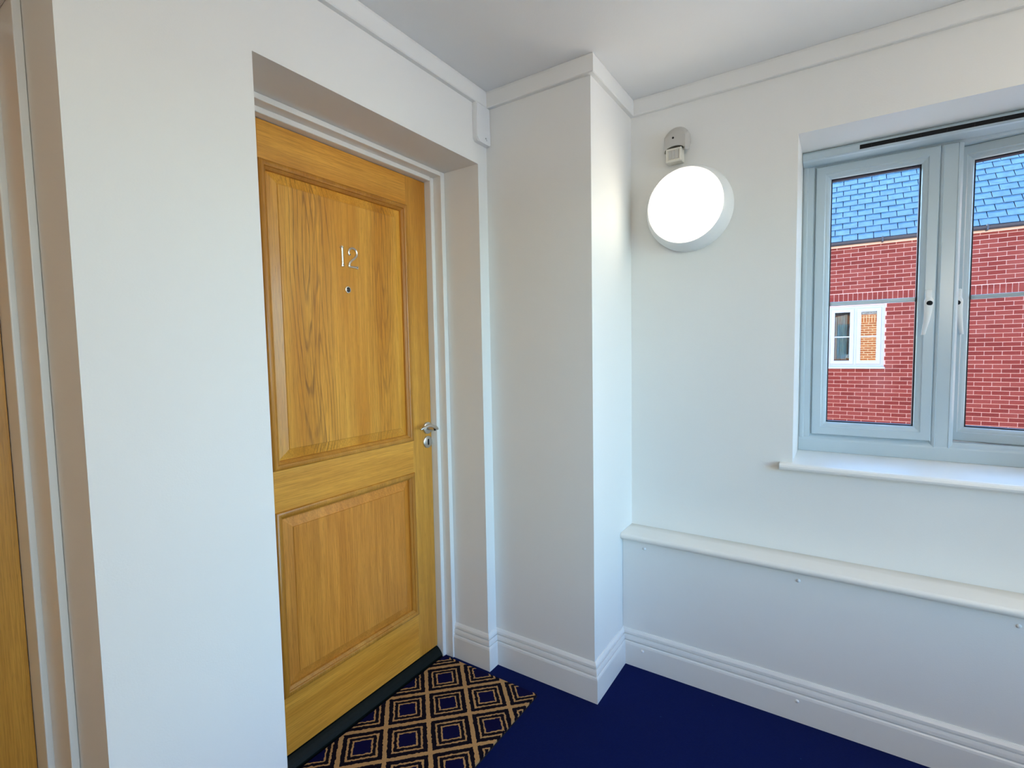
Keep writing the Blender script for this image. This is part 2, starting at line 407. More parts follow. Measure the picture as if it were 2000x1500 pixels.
bm = bmesh.new(); ring(bm, GX0, GX1, GZ0, GZ1, [(0, -.14), (0, -.07), (.05, -.07), (.05, -.14)], lambda u, v, d: (u, Y_FRONT+d, v)); obj('window_frame', bm, 'upvc', w2)
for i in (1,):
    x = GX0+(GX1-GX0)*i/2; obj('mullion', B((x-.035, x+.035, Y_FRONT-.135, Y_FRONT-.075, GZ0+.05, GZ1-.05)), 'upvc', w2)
for i in range(2):
    a = GX0+(GX1-GX0)*i/2+.04; b = GX0+(GX1-GX0)*(i+1)/2-.04
    obj('pane', B((a, b, Y_FRONT-.107, Y_FRONT-.103, GZ0+.05, GZ1-.05)), 'window_glass', w2)
obj('window_sill', B((GX0, GX1, Y_FRONT-.07, Y_FRONT+.03, GZ0-.025, GZ0, .008)), 'trim_gloss', w2)

# baseboards
BB = [(0, 0), (.018, 0), (.018, .090), (.0165, .097), (.0140, .1015), (.0085, .1025), (.0085, .1055), (.0145, .1065), (.0135, .116), (.0110, .1260), (.0055, .1270), (.0055, .1300), (.0105, .1310), (.0095, .139), (.0060, .146), (.0035, .150), (0, .150)]
chain = [(XDR, FR_Y), (XDR, 0), (XP, 0), (XP, PY), (XPAN, PY), (XPAN, Y_FRONT)]
secs = sweep_sections(chain, BB)
bb_names = [('baseboard_reveal', 'short white skirting inside the recess of the numbered door'), ('baseboard_back', 'narrow white skirting strip between door recess and corner pillar'),
            ('baseboard_corner', 'white moulded skirting on the pillar side facing the numbered door'), ('baseboard_pillar', 'white moulded skirting on the pillar end beside the ledge'),
            ('baseboard_right', 'long white moulded skirting below the boxed ledge')]
BBO = {}
for (nm, lb), a, b in zip(bb_names, secs, secs[1:]):
    BBO[nm] = struct(nm, sweep_seg(a, b), 'trim_gloss', lb, 'skirting')
secs = sweep_sections([(L_XR, FR_Y), (L_XR, 0), (XDL, 0), (XDL, FR_Y)], BB)
for nm, lb, i in (('baseboard_recess', 'white skirting inside the recess of the plain oak door', 0), ('baseboard_middle', 'white skirting on the wall between the two doors', 1), ('baseboard_return', 'white skirting on the hinge side of the numbered door recess', 2)):
    struct(nm, sweep_seg(secs[i], secs[i+1]), 'trim_gloss', lb, 'skirting')
secs = sweep_sections([(X_LEFT, 0), (L_XL, 0), (L_XL, FR_Y)], BB)
struct('baseboard_left', sweep_seg(secs[0], secs[1]), 'trim_gloss', 'white skirting left of the plain oak door', 'skirting')
def screw_cap(parent, x, y, z, r=.0065):
    bm = bmesh.new(); lathe(bm, [(0, .0045), (r*.45, .0040), (r*.85, .0022), (r, 0)], (x, y, z), (-1, 0, 0), 16)
    return obj('screw_cap', bm, 'white_plastic', parent, smooth=60)
for y in (-.545, -1.101, -1.66, -2.2): screw_cap(BBO['baseboard_right'], XPAN-.018, y, .076)

# cornice trunking
CT = [(0, ZCOR), (.0155, ZCOR), (.0185, ZCOR+.003), (.0185, ZC-.010), (.0165, ZC-.0005), (0, ZC-.0005)]
secs = sweep_sections([(X_LEFT, 0), (XP, 0), (XP, PY), (XW, PY), (XW, Y_FRONT)], CT)
for i, lb in enumerate(('white cable trunking above the door recesses', 'white cable trunking on the pillar side facing the numbered door', 'short white cable trunking on the pillar end', 'white cable trunking along the ceiling above the window')):
    struct('trim_%d' % (i+1), sweep_seg(secs[i], secs[i+1]), 'trim_gloss', lb, 'trunking')

# ------------------------------------------------------------------ oak doors
def fy(y0): return lambda u, v, d: (u, y0+d, v)
def oak_door(name, x0, label, detailed, hand=1, FR_Y=FR_Y, ST_Y=ST_Y, DR_Y=DR_Y, XBACK=XBACK, f1=.024, f2=.018):
    """x0: hinge-side recess edge; the door is 0.817 wide inside a 0.901 recess"""
    dx = x0-XDL
    d = empty(name, (x0+.4505, DR_Y, 0), label, 'door', 'structure')
    xr, xl = x0+.901, x0
    ZT = 2.025
    obj('door_jamb', B((xr-f1, xr-.0005, FR_Y, XBACK-.001, 0, ZDH-.0005, .002), (xr-f1-f2, xr-f1+.002, ST_Y, XBACK-.001, 0, ZDH-.018, .003)), 'frame_gloss', d)
    obj('door_jamb', B((xl+.0005, xl+f1, FR_Y, XBACK-.001, 0, ZDH-.0005, .002), (xl+f1-.002, xl+f1+f2, ST_Y, XBACK-.001, 0, ZDH-.018, .003)), 'frame_gloss', d)
    obj('door_head', B((xl+f1, xr-f1, FR_Y, XBACK-.001, ZDH-.018, ZDH-.0005, .002), (xl+f1+f2, xr-f1-f2, ST_Y, XBACK-.001, ZT+.001, ZDH-.016, .003)), 'frame_gloss', d)
    a, b = x0+f1+f2+.0015, x0+.901-f1-f2-.0015            # leaf edges
    p0, p1 = a+.1045, b-.1105            # panel opening outer
    yb = DR_Y+.044
    obj('stile', B((a, p0, DR_Y, yb, .046, ZT-.001)), 'oak_vertical', d)
    obj('stile', B((p1, b, DR_Y, yb, .046, ZT-.001)), 'oak_vertical', d)
    for z0, z1 in ((.046, .238), (.833, .969), (1.907, ZT-.001)): obj('rail', B((p0, p1, DR_Y, yb, z0, z1)), 'oak_horizontal', d)
    for z0, z1, m in ((.238, .833, 'oak_panel_low'), (.969, 1.907, 'oak_panel')):
        bm = bmesh.new()
        lp = ring(bm, p0, p1, z0, z1, [(.022, .030), (.022, .0130), (.030, .0115), (.057, .0035), (.0585, .0010), (.0610, .0008)], fy(DR_Y), closed=False)
        bm.faces.new(lp[-1]); obj('panel', bm, m, d)
        bm = bmesh.new()
        ring(bm, p0-.003, p1+.003, z0-.003, z1+.003, [(0, 0), (.0005, -.0035), (.003, -.0065), (.008, -.0085), (.013, -.0080), (.0175, -.0050), (.0185, -.0015), (.022, .0010), (.0265, .0050), (.028, .0125), (.012, .02)], fy(DR_Y))
        obj('panel_moulding', bm, 'oak_moulding', d, smooth=35)
    # draught strip under the leaf
    bm = bmesh.new()
    pts = [(DR_Y-.028, 0), (DR_Y-.027, .012), (DR_Y-.020, .024), (DR_Y-.010, .034), (DR_Y-.001, .0405), (DR_Y+.03, .0405), (DR_Y+.03, 0)]
    extrude_poly(bm, pts, lambda u, v, s: (s, u, v), a, b); obj('threshold_strip', bm, 'threshold_rubber', d)
    # lever handle on a round rose
    hx, hz = (x0+.831 if hand > 0 else x0+.070), 1.009
    bm = bmesh.new(); lathe(bm, [(0, .010), (.0215, .0095), (.0245, .0075), (.0255, 0)], (hx, DR_Y, hz), (0, -1, 0), 40)
    lathe(bm, [(.0095, .008), (.0088, .030), (.009, .046)], (hx, DR_Y, hz), (0, -1, 0), 20)
    hd = tag(obj('door_handle', bm, 'satin_steel', d, smooth=40), 'satin steel rose and lever handle')
    bm = bmesh.new(); n = 15; P = []; R = []
    for i in range(n):
        s = i/(n-1); P.append((hx+hand*(.012-.100*s), DR_Y-.050-.006*math.sin(math.pi*s), hz-.004+.012*s+.016*math.sin(math.pi*s))); R.append(.0095*(1-.35*s) if 0 < i < n-1 else .0045)
    tube(bm, P, R, 14, .72); obj('lever', bm, 'satin_steel', hd, smooth=60)
    bm = bmesh.new(); lathe(bm, [(0, .0062), (.0225, .0060), (.0250, .0040), (.0255, 0)], (hx+.001, DR_Y, .949), (0, -1, 0), 40)
    kp = obj('keyhole_plate', bm, 'satin_steel', d, smooth=40)
    bm = bmesh.new(); pts = []
    for i in range(16):
        t_ = 2*math.pi*i/16; pts.append((hx+.001+.0042*math.cos(t_), .949+.0042*math.sin(t_)+(.009 if math.sin(t_) > 0 else -.009)))
    extrude_poly(bm, pts, fy(DR_Y), -.0055, -.0066); obj('keyhole', bm, 'slot_black', kp)
    if detailed:
        cx = x0+.451
        bm = bmesh.new(); lathe(bm, [(.0070, .0025), (.0085, .0058), (.0115, .0050), (.0125, 0)], (cx, DR_Y, 1.5495), (0, -1, 0), 32)
        sp = tag(obj('spyhole', bm, 'bright_chrome', d, smooth=50), 'round chrome door viewer')
        bm = bmesh.new(); lathe(bm, [(0, .0050), (.004, .0046), (.0085, .0030)], (cx, DR_Y, 1.5495), (0, -1, 0), 24); obj('lens', bm, 'lens_glass', sp, smooth=60)
        def stroke(bm, pts, ws):
            pts = [Vector(p) for p in pts]; L_, R_ = [], []
            for i, p in enumerate(pts):
                dd = (pts[min(i+1, len(pts)-1)]-pts[max(i-1, 0)]).normalized(); nn = Vector((-dd.y, dd.x)); L_.append(p+nn*ws[i]/2); R_.append(p-nn*ws[i]/2)
            for i in range(len(pts)-1):
                q = [L_[i], L_[i+1], R_[i+1], R_[i]]
                f0 = [bm.verts.new((v.x, DR_Y+.0008, v.y)) for v in q]
                f1 = [bm.verts.new((v.x, DR_Y-.0040, v.y)) for v in q]
                mid = [bm.verts.new((v.x, DR_Y-.0058, v.y)) for v in ((L_[i]+R_[i])/2, (L_[i+1]+R_[i+1])/2)]
                bm.faces.new((f1[0], f1[1], mid[1], mid[0])); bm.faces.new((mid[0], mid[1], f1[2], f1[3]))
                for k in range(4): bm.faces.new((f0[k], f0[(k+1) % 4], f1[(k+1) % 4], f1[k]))
        bm = bmesh.new(); X1 = x0+.434
        stroke(bm, [(X1, 1.6985), (X1, 1.692), (X1, 1.680), (X1, 1.645), (X1, 1.635), (X1, 1.6285)], [.006, .0085, .0065, .0065, .0085, .0125])
        stroke(bm, [(X1, 1.6965), (X1-.005, 1.692), (X1-.0085, 1.6915)], [.007, .0055, .002])
        one = tag(obj('house_number', bm, 'satin_chrome', d), 'pale metal numeral 1')
        bm = bmesh.new(); X2 = x0+.4790; pts = []; ws = []
        for a_ in range(200, -50, -14):
            r_ = math.radians(a_); pts.append((X2+.0175*math.cos(r_), 1.6805+.0170*math.sin(r_)))
        pts = [(X2-.0120, 1.6730), (X2-.0150, 1.6725)]+pts+[(X2+.004, 1.6605), (X2-.006, 1.6535), (X2-.0145, 1.6445), (X2-.0175, 1.6345), (X2-.0175, 1.6315)]
        ws = [.0050, .0066]+[.0060]*2+[.0066]*(len(pts)-7)+[.0080, .0075, .0066, .0062, .0060]
        ws = (ws+[.006]*len(pts))[:len(pts)]
        stroke(bm, pts, ws)
        stroke(bm, [(X2-.0205, 1.6315), (X2, 1.6315), (X2+.011, 1.6315), (X2+.0195, 1.6315)], [.0064, .0064, .0066, .0105])
        two = tag(obj('house_number', bm, 'satin_chrome', d), 'pale metal numeral 2')
        for par, px, pz in ((one, X1, 1.6915), (one, X1, 1.6345), (two, X2-.0135, 1.6735), (two, X2+.0150, 1.6315)):
            bm = bmesh.new(); lathe(bm, [(0, .0064), (.0014, .0064), (.0016, .003)], (px, DR_Y, pz), (0, -1, 0), 10); obj('screw_hole', bm, 'slot_black', par)
    return d
oak_door('door_1', XDL, 'golden oak two-panel door numbered 12 with steel lever handle', True)
oak_door('door_2', L_XL, 'golden oak door in the recess beside the blank white wall strip', False, -1, .174, .297, .380, .430, .015, .012)

# ------------------------------------------------------------------ casement window
w1 = empty('window_1', (XF, (WY0+WY1)/2, WZ0), 'white plastic double casement window, one sash ajar, overlooking brick house', 'window', 'structure')
fx = lambda x0: (lambda u, v, d: (x0+d, u, v))
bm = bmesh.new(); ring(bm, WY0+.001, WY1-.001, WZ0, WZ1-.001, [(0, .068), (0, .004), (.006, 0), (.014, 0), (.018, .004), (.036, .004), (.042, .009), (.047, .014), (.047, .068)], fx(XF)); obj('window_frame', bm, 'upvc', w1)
ym = (WY0+WY1)/2
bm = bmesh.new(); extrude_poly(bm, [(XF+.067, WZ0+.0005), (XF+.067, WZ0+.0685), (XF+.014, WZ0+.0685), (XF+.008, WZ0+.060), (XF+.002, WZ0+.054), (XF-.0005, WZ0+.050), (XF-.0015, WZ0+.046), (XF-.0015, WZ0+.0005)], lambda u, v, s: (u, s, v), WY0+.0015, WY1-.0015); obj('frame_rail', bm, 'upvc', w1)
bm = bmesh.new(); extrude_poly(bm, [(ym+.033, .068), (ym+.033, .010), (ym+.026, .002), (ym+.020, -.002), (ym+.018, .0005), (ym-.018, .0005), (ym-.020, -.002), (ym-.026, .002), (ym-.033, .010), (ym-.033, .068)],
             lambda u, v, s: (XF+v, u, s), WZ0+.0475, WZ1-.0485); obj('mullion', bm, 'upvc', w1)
# trickle vent housing across the head
XV = 1.478
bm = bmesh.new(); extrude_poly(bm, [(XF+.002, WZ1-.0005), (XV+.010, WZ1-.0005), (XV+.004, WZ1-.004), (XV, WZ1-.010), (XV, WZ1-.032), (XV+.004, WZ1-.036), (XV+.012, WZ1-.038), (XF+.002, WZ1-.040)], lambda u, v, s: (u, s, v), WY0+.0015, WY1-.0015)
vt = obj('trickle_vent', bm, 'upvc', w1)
obj('vent_slot', B((XV-.0006, XV+.004, -1.735, -1.247, 2.0405, 2.0555)), 'slot_black', vt)
bm = bmesh.new()
for i in range(7): y = -1.735+.488*(i+.5)/7; box(bm, XV-.0014, XV-.0004, y-.001, y+.001, 2.0405, 2.0555)
obj('vent_rib', bm, 'black_rubber', vt)
def sash(y0, y1, z0, z1, hs, xform):
    """hs: y of the handle edge (+1 handle at low-y edge, -1 at high-y edge)"""
    def place(bm): bmesh.ops.transform(bm, matrix=xform, verts=bm.verts); return bm
    f = fx(XF)
    bm = bmesh.new(); ring(bm, y0, y1, z0, z1, [(0, .062), (0, .002), (.003, -.001), (.030, -.001), (.033, .003), (.040, .005), (.047, .011), (.050, .018), (.050, .062)], f)
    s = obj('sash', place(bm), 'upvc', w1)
    bm = bmesh.new(); ring(bm, y0+.0495, y1-.0495, z0+.0495, z1-.0495, [(0, .018), (.004, .020), (.004, .050), (0, .050)], f); obj('gasket', place(bm), 'black_rubber', s)
    obj('pane', place(B((XF+.033, XF+.037, y0+.050, y1-.050, z0+.050, z1-.050))), 'window_glass', s)
    zb = 1.489
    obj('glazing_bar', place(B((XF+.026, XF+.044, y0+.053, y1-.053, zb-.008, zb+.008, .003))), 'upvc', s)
    hy = (y0+.020) if hs > 0 else (y1-.020); sg = 1 if hs > 0 else -1
    bm = bmesh.new(); box(bm, XF-.010, XF, hy-.010, hy+.010, 1.445, 1.520, .004)
    N = 13
    pth = [(XF-.022-.016*math.sin(math.pi*min(1, i/(N-1)*1.05)), hy+sg*(.001+.013*(i/(N-1))**1.6), 1.490-.134*i/(N-1)) for i in range(N)]
    hd_bm = bmesh.new()
    ringsv = []
    for i, q in enumerate(pth):
        tt = i/(N-1); w = (.0150 if i == 1 else .0160)*(1-.62*tt**.8) if i else .009; th = .0075*(1-.35*tt)
        ringsv.append([hd_bm.verts.new((q[0]+th*math.cos(a), q[1]+w*math.sin(a), q[2])) for a in [2*math.pi*k/14 for k in range(14)]])
    for a, b in zip(ringsv, ringsv[1:]):
        for k in range(14): hd_bm.faces.new((a[k], a[(k+1) % 14], b[(k+1) % 14], b[k]))
    hd_bm.faces.new(ringsv[0]); hd_bm.faces.new(ringsv[-1])
    lathe(hd_bm, [(.012, -.004), (.0105, .022)], (XF-.004, hy, 1.468), (-1, 0, 0), 20)
    me = bpy.data.meshes.new('tmp'); hd_bm.to_mesh(me); bm.from_mesh(me); bpy.data.meshes.remove(me); hd_bm.free()
    obj('handle', place(bm), 'white_plastic', s, smooth=50)
    bm = bmesh.new(); lathe(bm, [(0, .0065), (.007, .006), (.0088, .004), (.0095, -.006)], (XF-.034, hy, 1.468), (-1, 0, 0), 22); obj('lock_button', place(bm), 'slot_black', s, smooth=50)
I4 = Matrix.Identity(4)
sash(ym+.030, WY1-.046, WZ0+.070, WZ1-.046, 1, I4)
ang = math.radians(9.5); hinge = Vector((XF+.045, WY0+.050, 0))
sash(WY0+.050, ym-.022, WZ0+.070, WZ1-.048, -1, Matrix.Translation(hinge) @ Matrix.Rotation(-ang, 4, 'Z') @ Matrix.Translation(-hinge))
# sill board with bullnose
bm = bmesh.new()
prof = [(XF+.02, WZ0), (XW-.018, WZ0), (XW-.024, WZ0-.002), (XW-.0285, WZ0-.007), (XW-.030, WZ0-.0135), (XW-.0285, WZ0-.020), (XW-.024, WZ0-.025), (XW-.018, WZ0-.027), (XF+.02, WZ0-.027)]
extrude_poly(bm, prof, lambda u, v, s: (u, s, v), WY0, WY1)
bm2 = bmesh.new()
extrude_poly(bm, [(XW-.0002, WZ0)]+prof[1:8]+[(XW-.0002, WZ0-.027)], lambda u, v, s: (u, s, v), WY1, WY1+.040)
extrude_poly(bm, [(XW-.0002, WZ0)]+prof[1:8]+[(XW-.0002, WZ0-.027)], lambda u, v, s: (u, s, v), WY0-.040, WY0)
bm2.free()
obj('window_sill', bm, 'trim_gloss', w1)

# ------------------------------------------------------------------ boxed ledge below the window
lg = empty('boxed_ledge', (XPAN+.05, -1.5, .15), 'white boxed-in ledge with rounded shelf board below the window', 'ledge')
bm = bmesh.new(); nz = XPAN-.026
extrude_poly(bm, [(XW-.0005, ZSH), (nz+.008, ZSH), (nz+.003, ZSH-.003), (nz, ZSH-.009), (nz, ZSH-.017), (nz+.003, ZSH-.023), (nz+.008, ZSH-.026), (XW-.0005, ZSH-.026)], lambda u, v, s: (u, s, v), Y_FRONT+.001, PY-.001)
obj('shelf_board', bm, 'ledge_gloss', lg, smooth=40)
fp = obj('front_panel', B((XPAN, XPAN+.015, Y_FRONT+.001, PY-.001, 0.001, ZSH-.0265)), 'wall_paint', lg)
for y in (-.548, -1.097, -1.65, -2.2): screw_cap(fp, XPAN, y, .505)

# ------------------------------------------------------------------ small things on the walls
LY, LZ = -.695, 1.868
def bulkhead(loc, axis, label, mat, group=None):
    lamp = empty('bulkhead_light', (loc[0], loc[1], loc[2]-.163), label, 'light', group=group)
    bm = bmesh.new(); lathe(bm, [(0, .001), (.158, .001), (.163, .006), (.163, .030), (.160, .045), (.153, .066), (.146, .082), (.141, .086), (.137, .084), (.136, .070), (.02, .066), (0, .066)], loc, axis, 72)
    obj('rim', bm, 'white_plastic', lamp, smooth=40)
    bm = bmesh.new(); lathe(bm, [(.1355, .075), (.1350, .088), (.131, .094), (.115, .099), (.08, .103), (.04, .105), (0, .1055)], loc, axis, 72)
    tag(obj('diffuser', bm, mat, lamp, smooth=60), 'glowing white diffuser')
bulkhead((XW, LY, LZ), (-1, 0, 0), 'round white bulkhead light, lit, on the wall below the motion sensor', 'lamp_diffuser')
# unseen fill lamps behind the camera, added for general brightness
bulkhead((X_LEFT, -2.25, LZ), (1, 0, 0), 'unseen round fill light, added on the end wall of the hall', 'fill_lamp_diffuser')
bulkhead((XW, -2.42, LZ), (-1, 0, 0), 'unseen round fill light, added on the window wall beyond the casement', 'fill_lamp_diffuser')

SY, SZ = -.652, 2.137
pir = empty('motion_sensor', (XW, SY, SZ-.085), 'beige hooded motion sensor with small square lens above the round light', 'sensor')
bm = bmesh.new(); lathe(bm, [(0, .0005), (.046, .0005), (.047, .004), (.046, .022), (.044, .026), (0, .026)], (XW, SY, SZ+.004), (-1, 0, 0), 40); obj('base', bm, 'grey_plastic', pir, smooth=40)
bm = bmesh.new(); secsv = []                                          # arched hood, thinning to the front
for d_, w_, top, bot in ((.020, .046, .051, -.040), (.034, .0455, .048, -.046), (.048, .044, .036, -.050), (.060, .042, .020, -.052), (.066, .040, .006, -.052)):
    pts = []
    for i in range(17):
        a = math.pi*i/16; pts.append((SY+w_*math.cos(a), SZ+top*math.sin(a)**.8 if 0 < i < 16 else SZ-.004))
    for i in range(9):
        a = math.pi*(1-i/8); pts.append((SY+w_*math.cos(a)*.97, SZ+bot+(.020)*math.sin(a)))
    secsv.append([bm.verts.new((XW-d_, y, z)) for y, z in pts])
for a, b in zip(secsv, secsv[1:]):
    n = len(a)
    for k in range(n): bm.faces.new((a[k], a[(k+1) % n], b[(k+1) % n], b[k]))
bm.faces.new(secsv[0]); bm.faces.new(secsv[-1])
hood = obj('hood', bm, 'grey_plastic', pir, smooth=40)
bm = bmesh.new(); lathe(bm, [(0, .001), (.004, .001), (.0042, -.004)], (XW-.0662, SY+.006, SZ-.002), (-1, 0, 0), 14); obj('adjuster_hole', bm, 'slot_black', hood)
bm = bmesh.new(); lathe(bm, [(0, -.004), (.014, .0), (.017, .012), (.014, .024), (0, .030)], (XW-.030, SY+.004, SZ-.052), (-.6, 0, -1), 24); obj('swivel_ball', bm, 'cream_plastic', pir, smooth=60)
hy0, hy1, hz0, hz1, hx = SY-.026, SY+.034, SZ-.092, SZ-.040, XW-.066
bm = bmesh.new(); box(bm, hx, XW-.022, hy0, hy1, hz0, hz1, .003)
sh = obj('sensor_head', bm, 'cream_plastic', pir)
bm = bmesh.new(); ring(bm, hy0+.001, hy1-.001, hz0+.001, hz1-.001, [(0, 0), (.002, -.004), (.006, -.004), (.009, .0015)], fx(hx), closed=False); obj('lens_frame', bm, 'cream_plastic', sh)
bm = bmesh.new()
for k in range(3):
    a = hy0+.010+k*(hy1-hy0-.020)/3; b_ = a+(hy1-hy0-.020)/3-.002; box(bm, hx-.0022, hx+.0008, a, b_, hz0+.010, hz1-.010, .001, 1)
obj('lens', bm, 'grey_plastic', sh)

# small cable box under the trunking by the pillar
cbx = empty('junction_box', (.823, 0, 2.137), 'small white cable box under the trunking beside the pillar', 'box')
bm = bmesh.new(); pts = []
x0_, x1_, z0_, z1_ = .780, XP-.001, 2.137, ZCOR-.0005
for cx, cz, a0, r in ((x0_+.016, z0_+.016, 180, .016), (x1_-.006, z0_+.006, 270, .006)):
    for i in range(7): a = math.radians(a0+90*i/6); pts.append((cx+r*math.cos(a), cz+r*math.sin(a)))
pts += [(x1_, z1_), (x0_, z1_)]
extrude_poly(bm, pts, fy(0), -.0005, -.022, .0035); cb = obj('cover', bm, 'white_plastic', cbx, smooth=30)
bm = bmesh.new()
for q in ([(.831, 2.156), (.8335, 2.163), (.8365, 2.1575)], [(.8375, 2.163), (.8390, 2.1635), (.8400, 2.1535), (.8435, 2.1535), (.8435, 2.1522), (.8385, 2.1522)]): extrude_poly(bm, q, fy(0), -.0215, -.0223)
obj('printed_mark', bm, 'smudge', cb)

# ------------------------------------------------------------------ doormat
mt = empty('doormat', (.4415, 0, 0), 'coir doormat with navy concentric diamond pattern before the numbered door', 'doormat')
MX0, MX1, MY0, MY1 = .015, .765, -.258, .205
o = obj('pile', B((MX0, MX1, MY0, MY1, .003, .0125, .0015)), 'coir_pattern', mt)
obj('backing', B((MX0-.001, MX1+.001, MY0-.001, MY1+.001, .0003, .0032)), 'mat_backing', mt)

# ------------------------------------------------------------------ the house across the way
XB = 10.70
hs = empty('brick_house', (XB+1.5, -1.4, -2.8), 'red brick house with blue slate roof seen through the window', 'house')
NY0, NY1, NZ0, NZ1 = -1.875, -.985, .915, 2.068      # its window
HY0, HY1 = -16.0, 12.0
wl = obj('wall', B((XB+.006, XB+.3, HY0, NY0, -2.8, 3.3), (XB+.006, XB+.3, NY1, HY1, -2.8, 3.3), (XB+.006, XB+.3, NY0, NY1, -2.8, NZ0), (XB+.006, XB+.3, NY0, NY1, NZ1, 3.3)), 'mortar', hs)
def brick_mesh(l, h, nm):
    bm = bmesh.new(); box(bm, XB*0, .02, -l/2, l/2, -h/2, h/2)
    bmesh.ops.delete(bm, geom=[f for f in bm.faces if f.normal.x > .5], context='FACES')
    me = bpy.data.meshes.new(nm); bm.to_mesh(me); bm.free(); me.materials.append(M['red_brick']); return me
BL = .215
bricks = []
row = -72
while True:
    z = BZ0+row*.075+.0375
    if z > 3.21: break
    if not (-3 <= row <= -1):
        ph = BY0+(.1125 if row % 2 else 0); k = math.floor((HY0-ph)/.225)
        while True:
            y = ph+k*.225+.1125; k += 1
            if y > HY1: break
            a, b = y-BL/2, y+BL/2
            if z+.03 > NZ0-.02 and z-.03 < NZ1+.01:
                if a < NY1+.01 and b > NY0-.01:
                    if a < NY0-.01 and b > NY0-.01: b = NY0-.008
                    elif b > NY1+.01 and a < NY1+.01: a = NY1+.008
                    else: continue
                    if b-a < .05: continue
            bricks.append((a, b, z-.0325, z+.0325))
    row += 1
y = HY0
while y < HY1:
    bricks.append((y, y+.065, 2.09, 2.30)); y += .075
panes = [(ym+.08, WY1-.096), (WY0+.10, ym-.072)]
def seen(b):
    yc, zc = (b[0]+b[1])/2, (b[2]+b[3])/2
    s = (XF+.03-CAM.x)/(XB-CAM.x); yy = CAM.y+(yc-CAM.y)*s; zz = CAM.z+(zc-CAM.z)*s
    return any(p0 < yy < p1 for p0, p1 in panes) and WZ0+.12 < zz < WZ1-.096
vis = sorted([b for b in bricks if seen(b)], key=lambda b: ((b[0]+b[1])/2-CAM.y)**2+((b[2]+b[3])/2-CAM.z)**2)[:300]
vset = set(vis); cache = {}
hw = parent_world(wl)
for b in vis:
    key = (round(b[1]-b[0], 3), round(b[3]-b[2], 3))
    if key not in cache: cache[key] = brick_mesh(key[0], key[1], 'brick')
    o = bpy.data.objects.new('brick', cache[key]); COL.objects.link(o); o.parent = wl
    o.location = Vector((XB+random.uniform(-.001, .0015), (b[0]+b[1])/2, (b[2]+b[3])/2))-hw
verts, faces = [], []
for b in bricks:
    if b in vset: continue
    n = len(verts); x = XB+random.uniform(-.001, .0015)
    for xx in (x, XB+.02):
        verts += [(xx, b[0], b[2]), (xx, b[1], b[2]), (xx, b[1], b[3]), (xx, b[0], b[3])]
    faces += [(n, n+3, n+2, n+1), (n, n+1, n+5, n+4), (n+1, n+2, n+6, n+5), (n+2, n+3, n+7, n+6), (n+3, n, n+4, n+7)]
me = bpy.data.meshes.new('brickwork'); me.from_pydata([tuple(Vector(v)-hw) for v in verts], [], faces); me.materials.append(M['red_brick'])
o = bpy.data.objects.new('brickwork', me); COL.objects.link(o); o.parent = wl; o['kind'] = 'stuff'
# its window
hwn = obj('window_frame', (lambda bm: (ring(bm, NY0, NY1, NZ0, NZ1, [(0, .12), (0, .02), (.050, .02), (.050, .12)], fx(XB)), bm)[1])(bmesh.new()), 'white_outside', hs)
obj('mullion', B((XB+.016, XB+.12, -1.450, -1.410, NZ0+.05, NZ1-.05)), 'white_outside', hwn)
for y0, y1, gl in ((-1.408, -1.037, 'house_glass_dim'), (-1.823, -1.452, 'house_glass')):
    bm = bmesh.new(); ring(bm, y0, y1, NZ0+.052, NZ1-.052, [(0, .09), (0, .010), (.004, .006), (.058, .006), (.064, .012), (.064, .09)], fx(XB)); s = obj('casement', bm, 'white_outside', hs)
    bm = B((XB+.030, XB+.034, y0+.064, y1-.064, NZ0+.116, NZ1-.116))
    if gl == 'house_glass':
        c_ = Vector((XB+.032, (y0+y1)/2, 1.49)); bmesh.ops.transform(bm, matrix=Matrix.Translation(c_) @ Matrix.Rotation(math.radians(1.6), 4, 'Z') @ Matrix.Translation(-c_), verts=bm.verts)
    obj('pane', bm, gl, s)
    obj('glazing_bar', B((XB+.018, XB+.044, y0+.064, y1-.064, 1.475, 1.497)), 'white_outside', s)
obj('window_sill', B((XB-.035, XB+.12, NY0-.02, NY1+.02, NZ0-.035, NZ0-.001, .006)), 'white_outside', hs)
bm = bmesh.new(); N = 26; pv = None
for i in range(N+1):
    y = -1.30+.27*i/N; x = XB+.15+.018*math.sin(i*1.7); cur = [bm.verts.new((x, y, 1.05)), bm.verts.new((x, y, 1.86+.06*(1-i/N)))]
    if pv: bm.faces.new((pv[0], cur[0], cur[1], pv[1]))
    pv = cur
obj('curtain', bm, 'curtain_cloth', hs, smooth=60)
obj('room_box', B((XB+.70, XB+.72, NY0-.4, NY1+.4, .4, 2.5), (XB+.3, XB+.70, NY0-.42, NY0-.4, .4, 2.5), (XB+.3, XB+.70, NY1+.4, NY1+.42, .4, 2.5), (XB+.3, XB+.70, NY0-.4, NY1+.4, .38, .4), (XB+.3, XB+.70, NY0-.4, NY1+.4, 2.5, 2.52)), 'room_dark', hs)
# eaves
obj('fascia_board', B((XB-.02, XB+.2, HY0, HY1, 3.175, 3.235)), 'cream_fascia', hs)
bm = bmesh.new(); GXC = XB-.085
pts = [(GXC+.06*math.cos(math.radians(a)), 3.262+.06*math.sin(math.radians(a))) for a in range(180, 361, 15)]+[(GXC+.055*math.cos(math.radians(a)), 3.262+.055*math.sin(math.radians(a))) for a in range(360, 179, -15)]
extrude_poly(bm, pts, lambda u, v, s: (u, s, v), HY0, HY1); gt = obj('gutter', bm, 'gutter_plastic', hs, smooth=40)
for y in (-4.6, -3.2, -1.80, -.4, 1.0): obj('gutter_bracket', B((GXC-.066, GXC+.07, y-.012, y+.012, 3.190, 3.285)), 'gutter_plastic', gt)
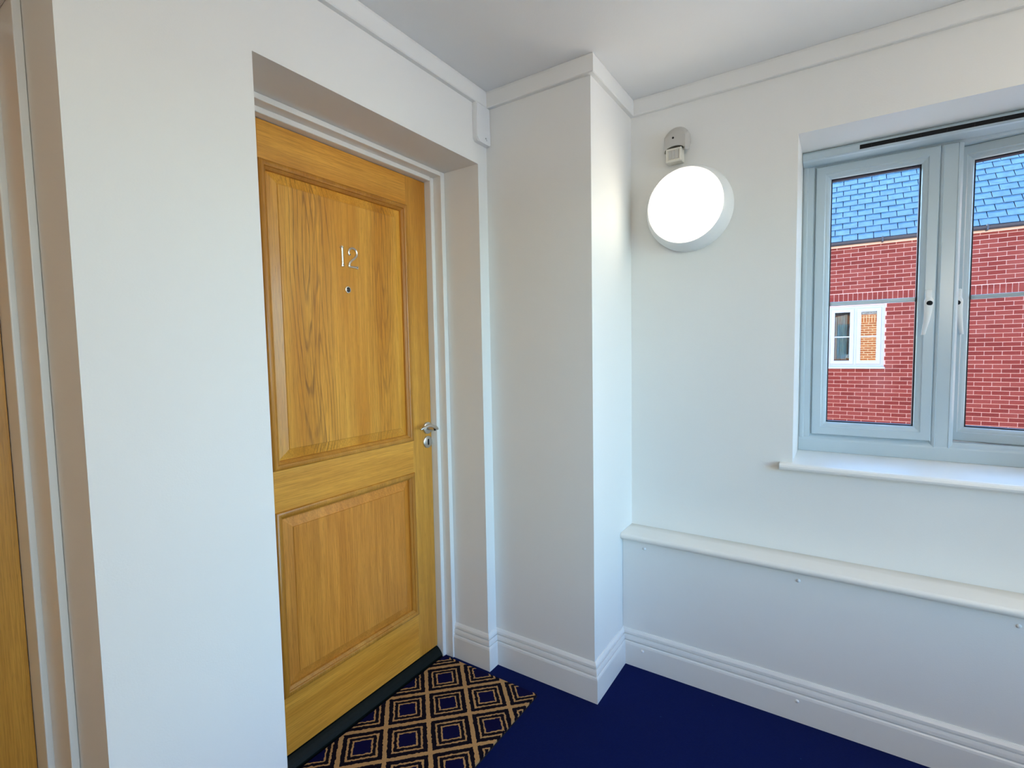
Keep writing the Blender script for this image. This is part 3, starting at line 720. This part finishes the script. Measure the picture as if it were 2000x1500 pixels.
# slate roof, 45 degrees
EX, EZ, PI_ = XB-.06, 3.275, math.radians(45)
rx, rz = math.cos(PI_), math.sin(PI_); nx, nzv = -rz, rx
ROWS, GA, SW = 22, .195, .240
bm = bmesh.new()
rl = ROWS*GA+.05
v_ = [bm.verts.new(p) for p in ((EX+.0, HY0, EZ), (EX, HY1, EZ), (EX+rl*rx, HY1, EZ+rl*rz), (EX+rl*rx, HY0, EZ+rl*rz))]
bm.faces.new(v_)
v2 = [bm.verts.new((v.co.x+.05, v.co.y, v.co.z-.06)) for v in v_]; bm.faces.new(v2[::-1])
for i in range(4): bm.faces.new((v_[i], v_[(i+1) % 4], v2[(i+1) % 4], v2[i]))
rf = obj('roof', bm, 'slate_underlay', hs)
rw = parent_world(rf)
def slate_mesh():
    bm = bmesh.new(); box(bm, -.0055, .0055, -(SW-.013)/2, (SW-.013)/2, -.12, .12)
    me = bpy.data.meshes.new('slate'); bm.to_mesh(me); bm.free(); me.materials.append(M['blue_slate']); return me
sm = slate_mesh()
slates = []
for r in range(ROWS):
    y = HY0+(SW/2 if r % 2 else 0)+.05
    while y < HY1:
        s = r*GA+.10; slates.append((s, y)); y += SW
def slate_mat(s, y, jit):
    # slate plane: local Z up the slope, local X is the normal (towards the house)
    tilt = math.radians(3.2)
    up = Vector((rx, 0, rz)); nrm = Vector((rz, 0, -rx))
    up = (up*math.cos(tilt)+nrm*math.sin(tilt)).normalized(); nrm = Vector((up.z, 0, -up.x))
    c = Vector((EX, y, EZ))+Vector((rx, 0, rz))*s-nrm*(.017+jit)
    m = Matrix(((nrm.x, 0, up.x, c.x), (nrm.y, 1, up.y, c.y), (nrm.z, 0, up.z, c.z), (0, 0, 0, 1))); return m
def slate_seen(s, y):
    P = Vector((EX+rx*s, y, EZ+rz*s)); q = (XF+.03-CAM.x)/(P.x-CAM.x); yy = CAM.y+(P.y-CAM.y)*q; zz = CAM.z+(P.z-CAM.z)*q
    return any(p0-.02 < yy < p1+.02 for p0, p1 in panes) and zz < WZ1-.08
rest = bmesh.new(); cnt = 0
for s, y in slates:
    m = slate_mat(s, y, random.uniform(0, .004))
    if slate_seen(s, y) and cnt < 300:
        cnt += 1; o = bpy.data.objects.new('slate', sm); COL.objects.link(o); o.parent = rf; m.translation -= rw; o.matrix_local = m
    else:
        mm = m.copy(); mm.translation -= rw; n0 = len(rest.verts); rest.from_mesh(sm); rest.verts.ensure_lookup_table()
        bmesh.ops.transform(rest, matrix=mm, verts=rest.verts[n0:])
me = bpy.data.meshes.new('slates'); rest.to_mesh(me); rest.free(); me.materials.append(M['blue_slate'])
o = bpy.data.objects.new('slates', me); COL.objects.link(o); o.parent = rf; o['kind'] = 'stuff'
obj('ridge', B((EX+rl*rx-.02, EX+rl*rx+.14, HY0, HY1, EZ+rl*rz-.06, EZ+rl*rz+.05, .03)), 'slate_underlay', rf)
struct('ground', B((-40, 60, -60, 60, -3.0, -2.8)), 'asphalt', 'grey paved ground outside between the houses', 'ground')
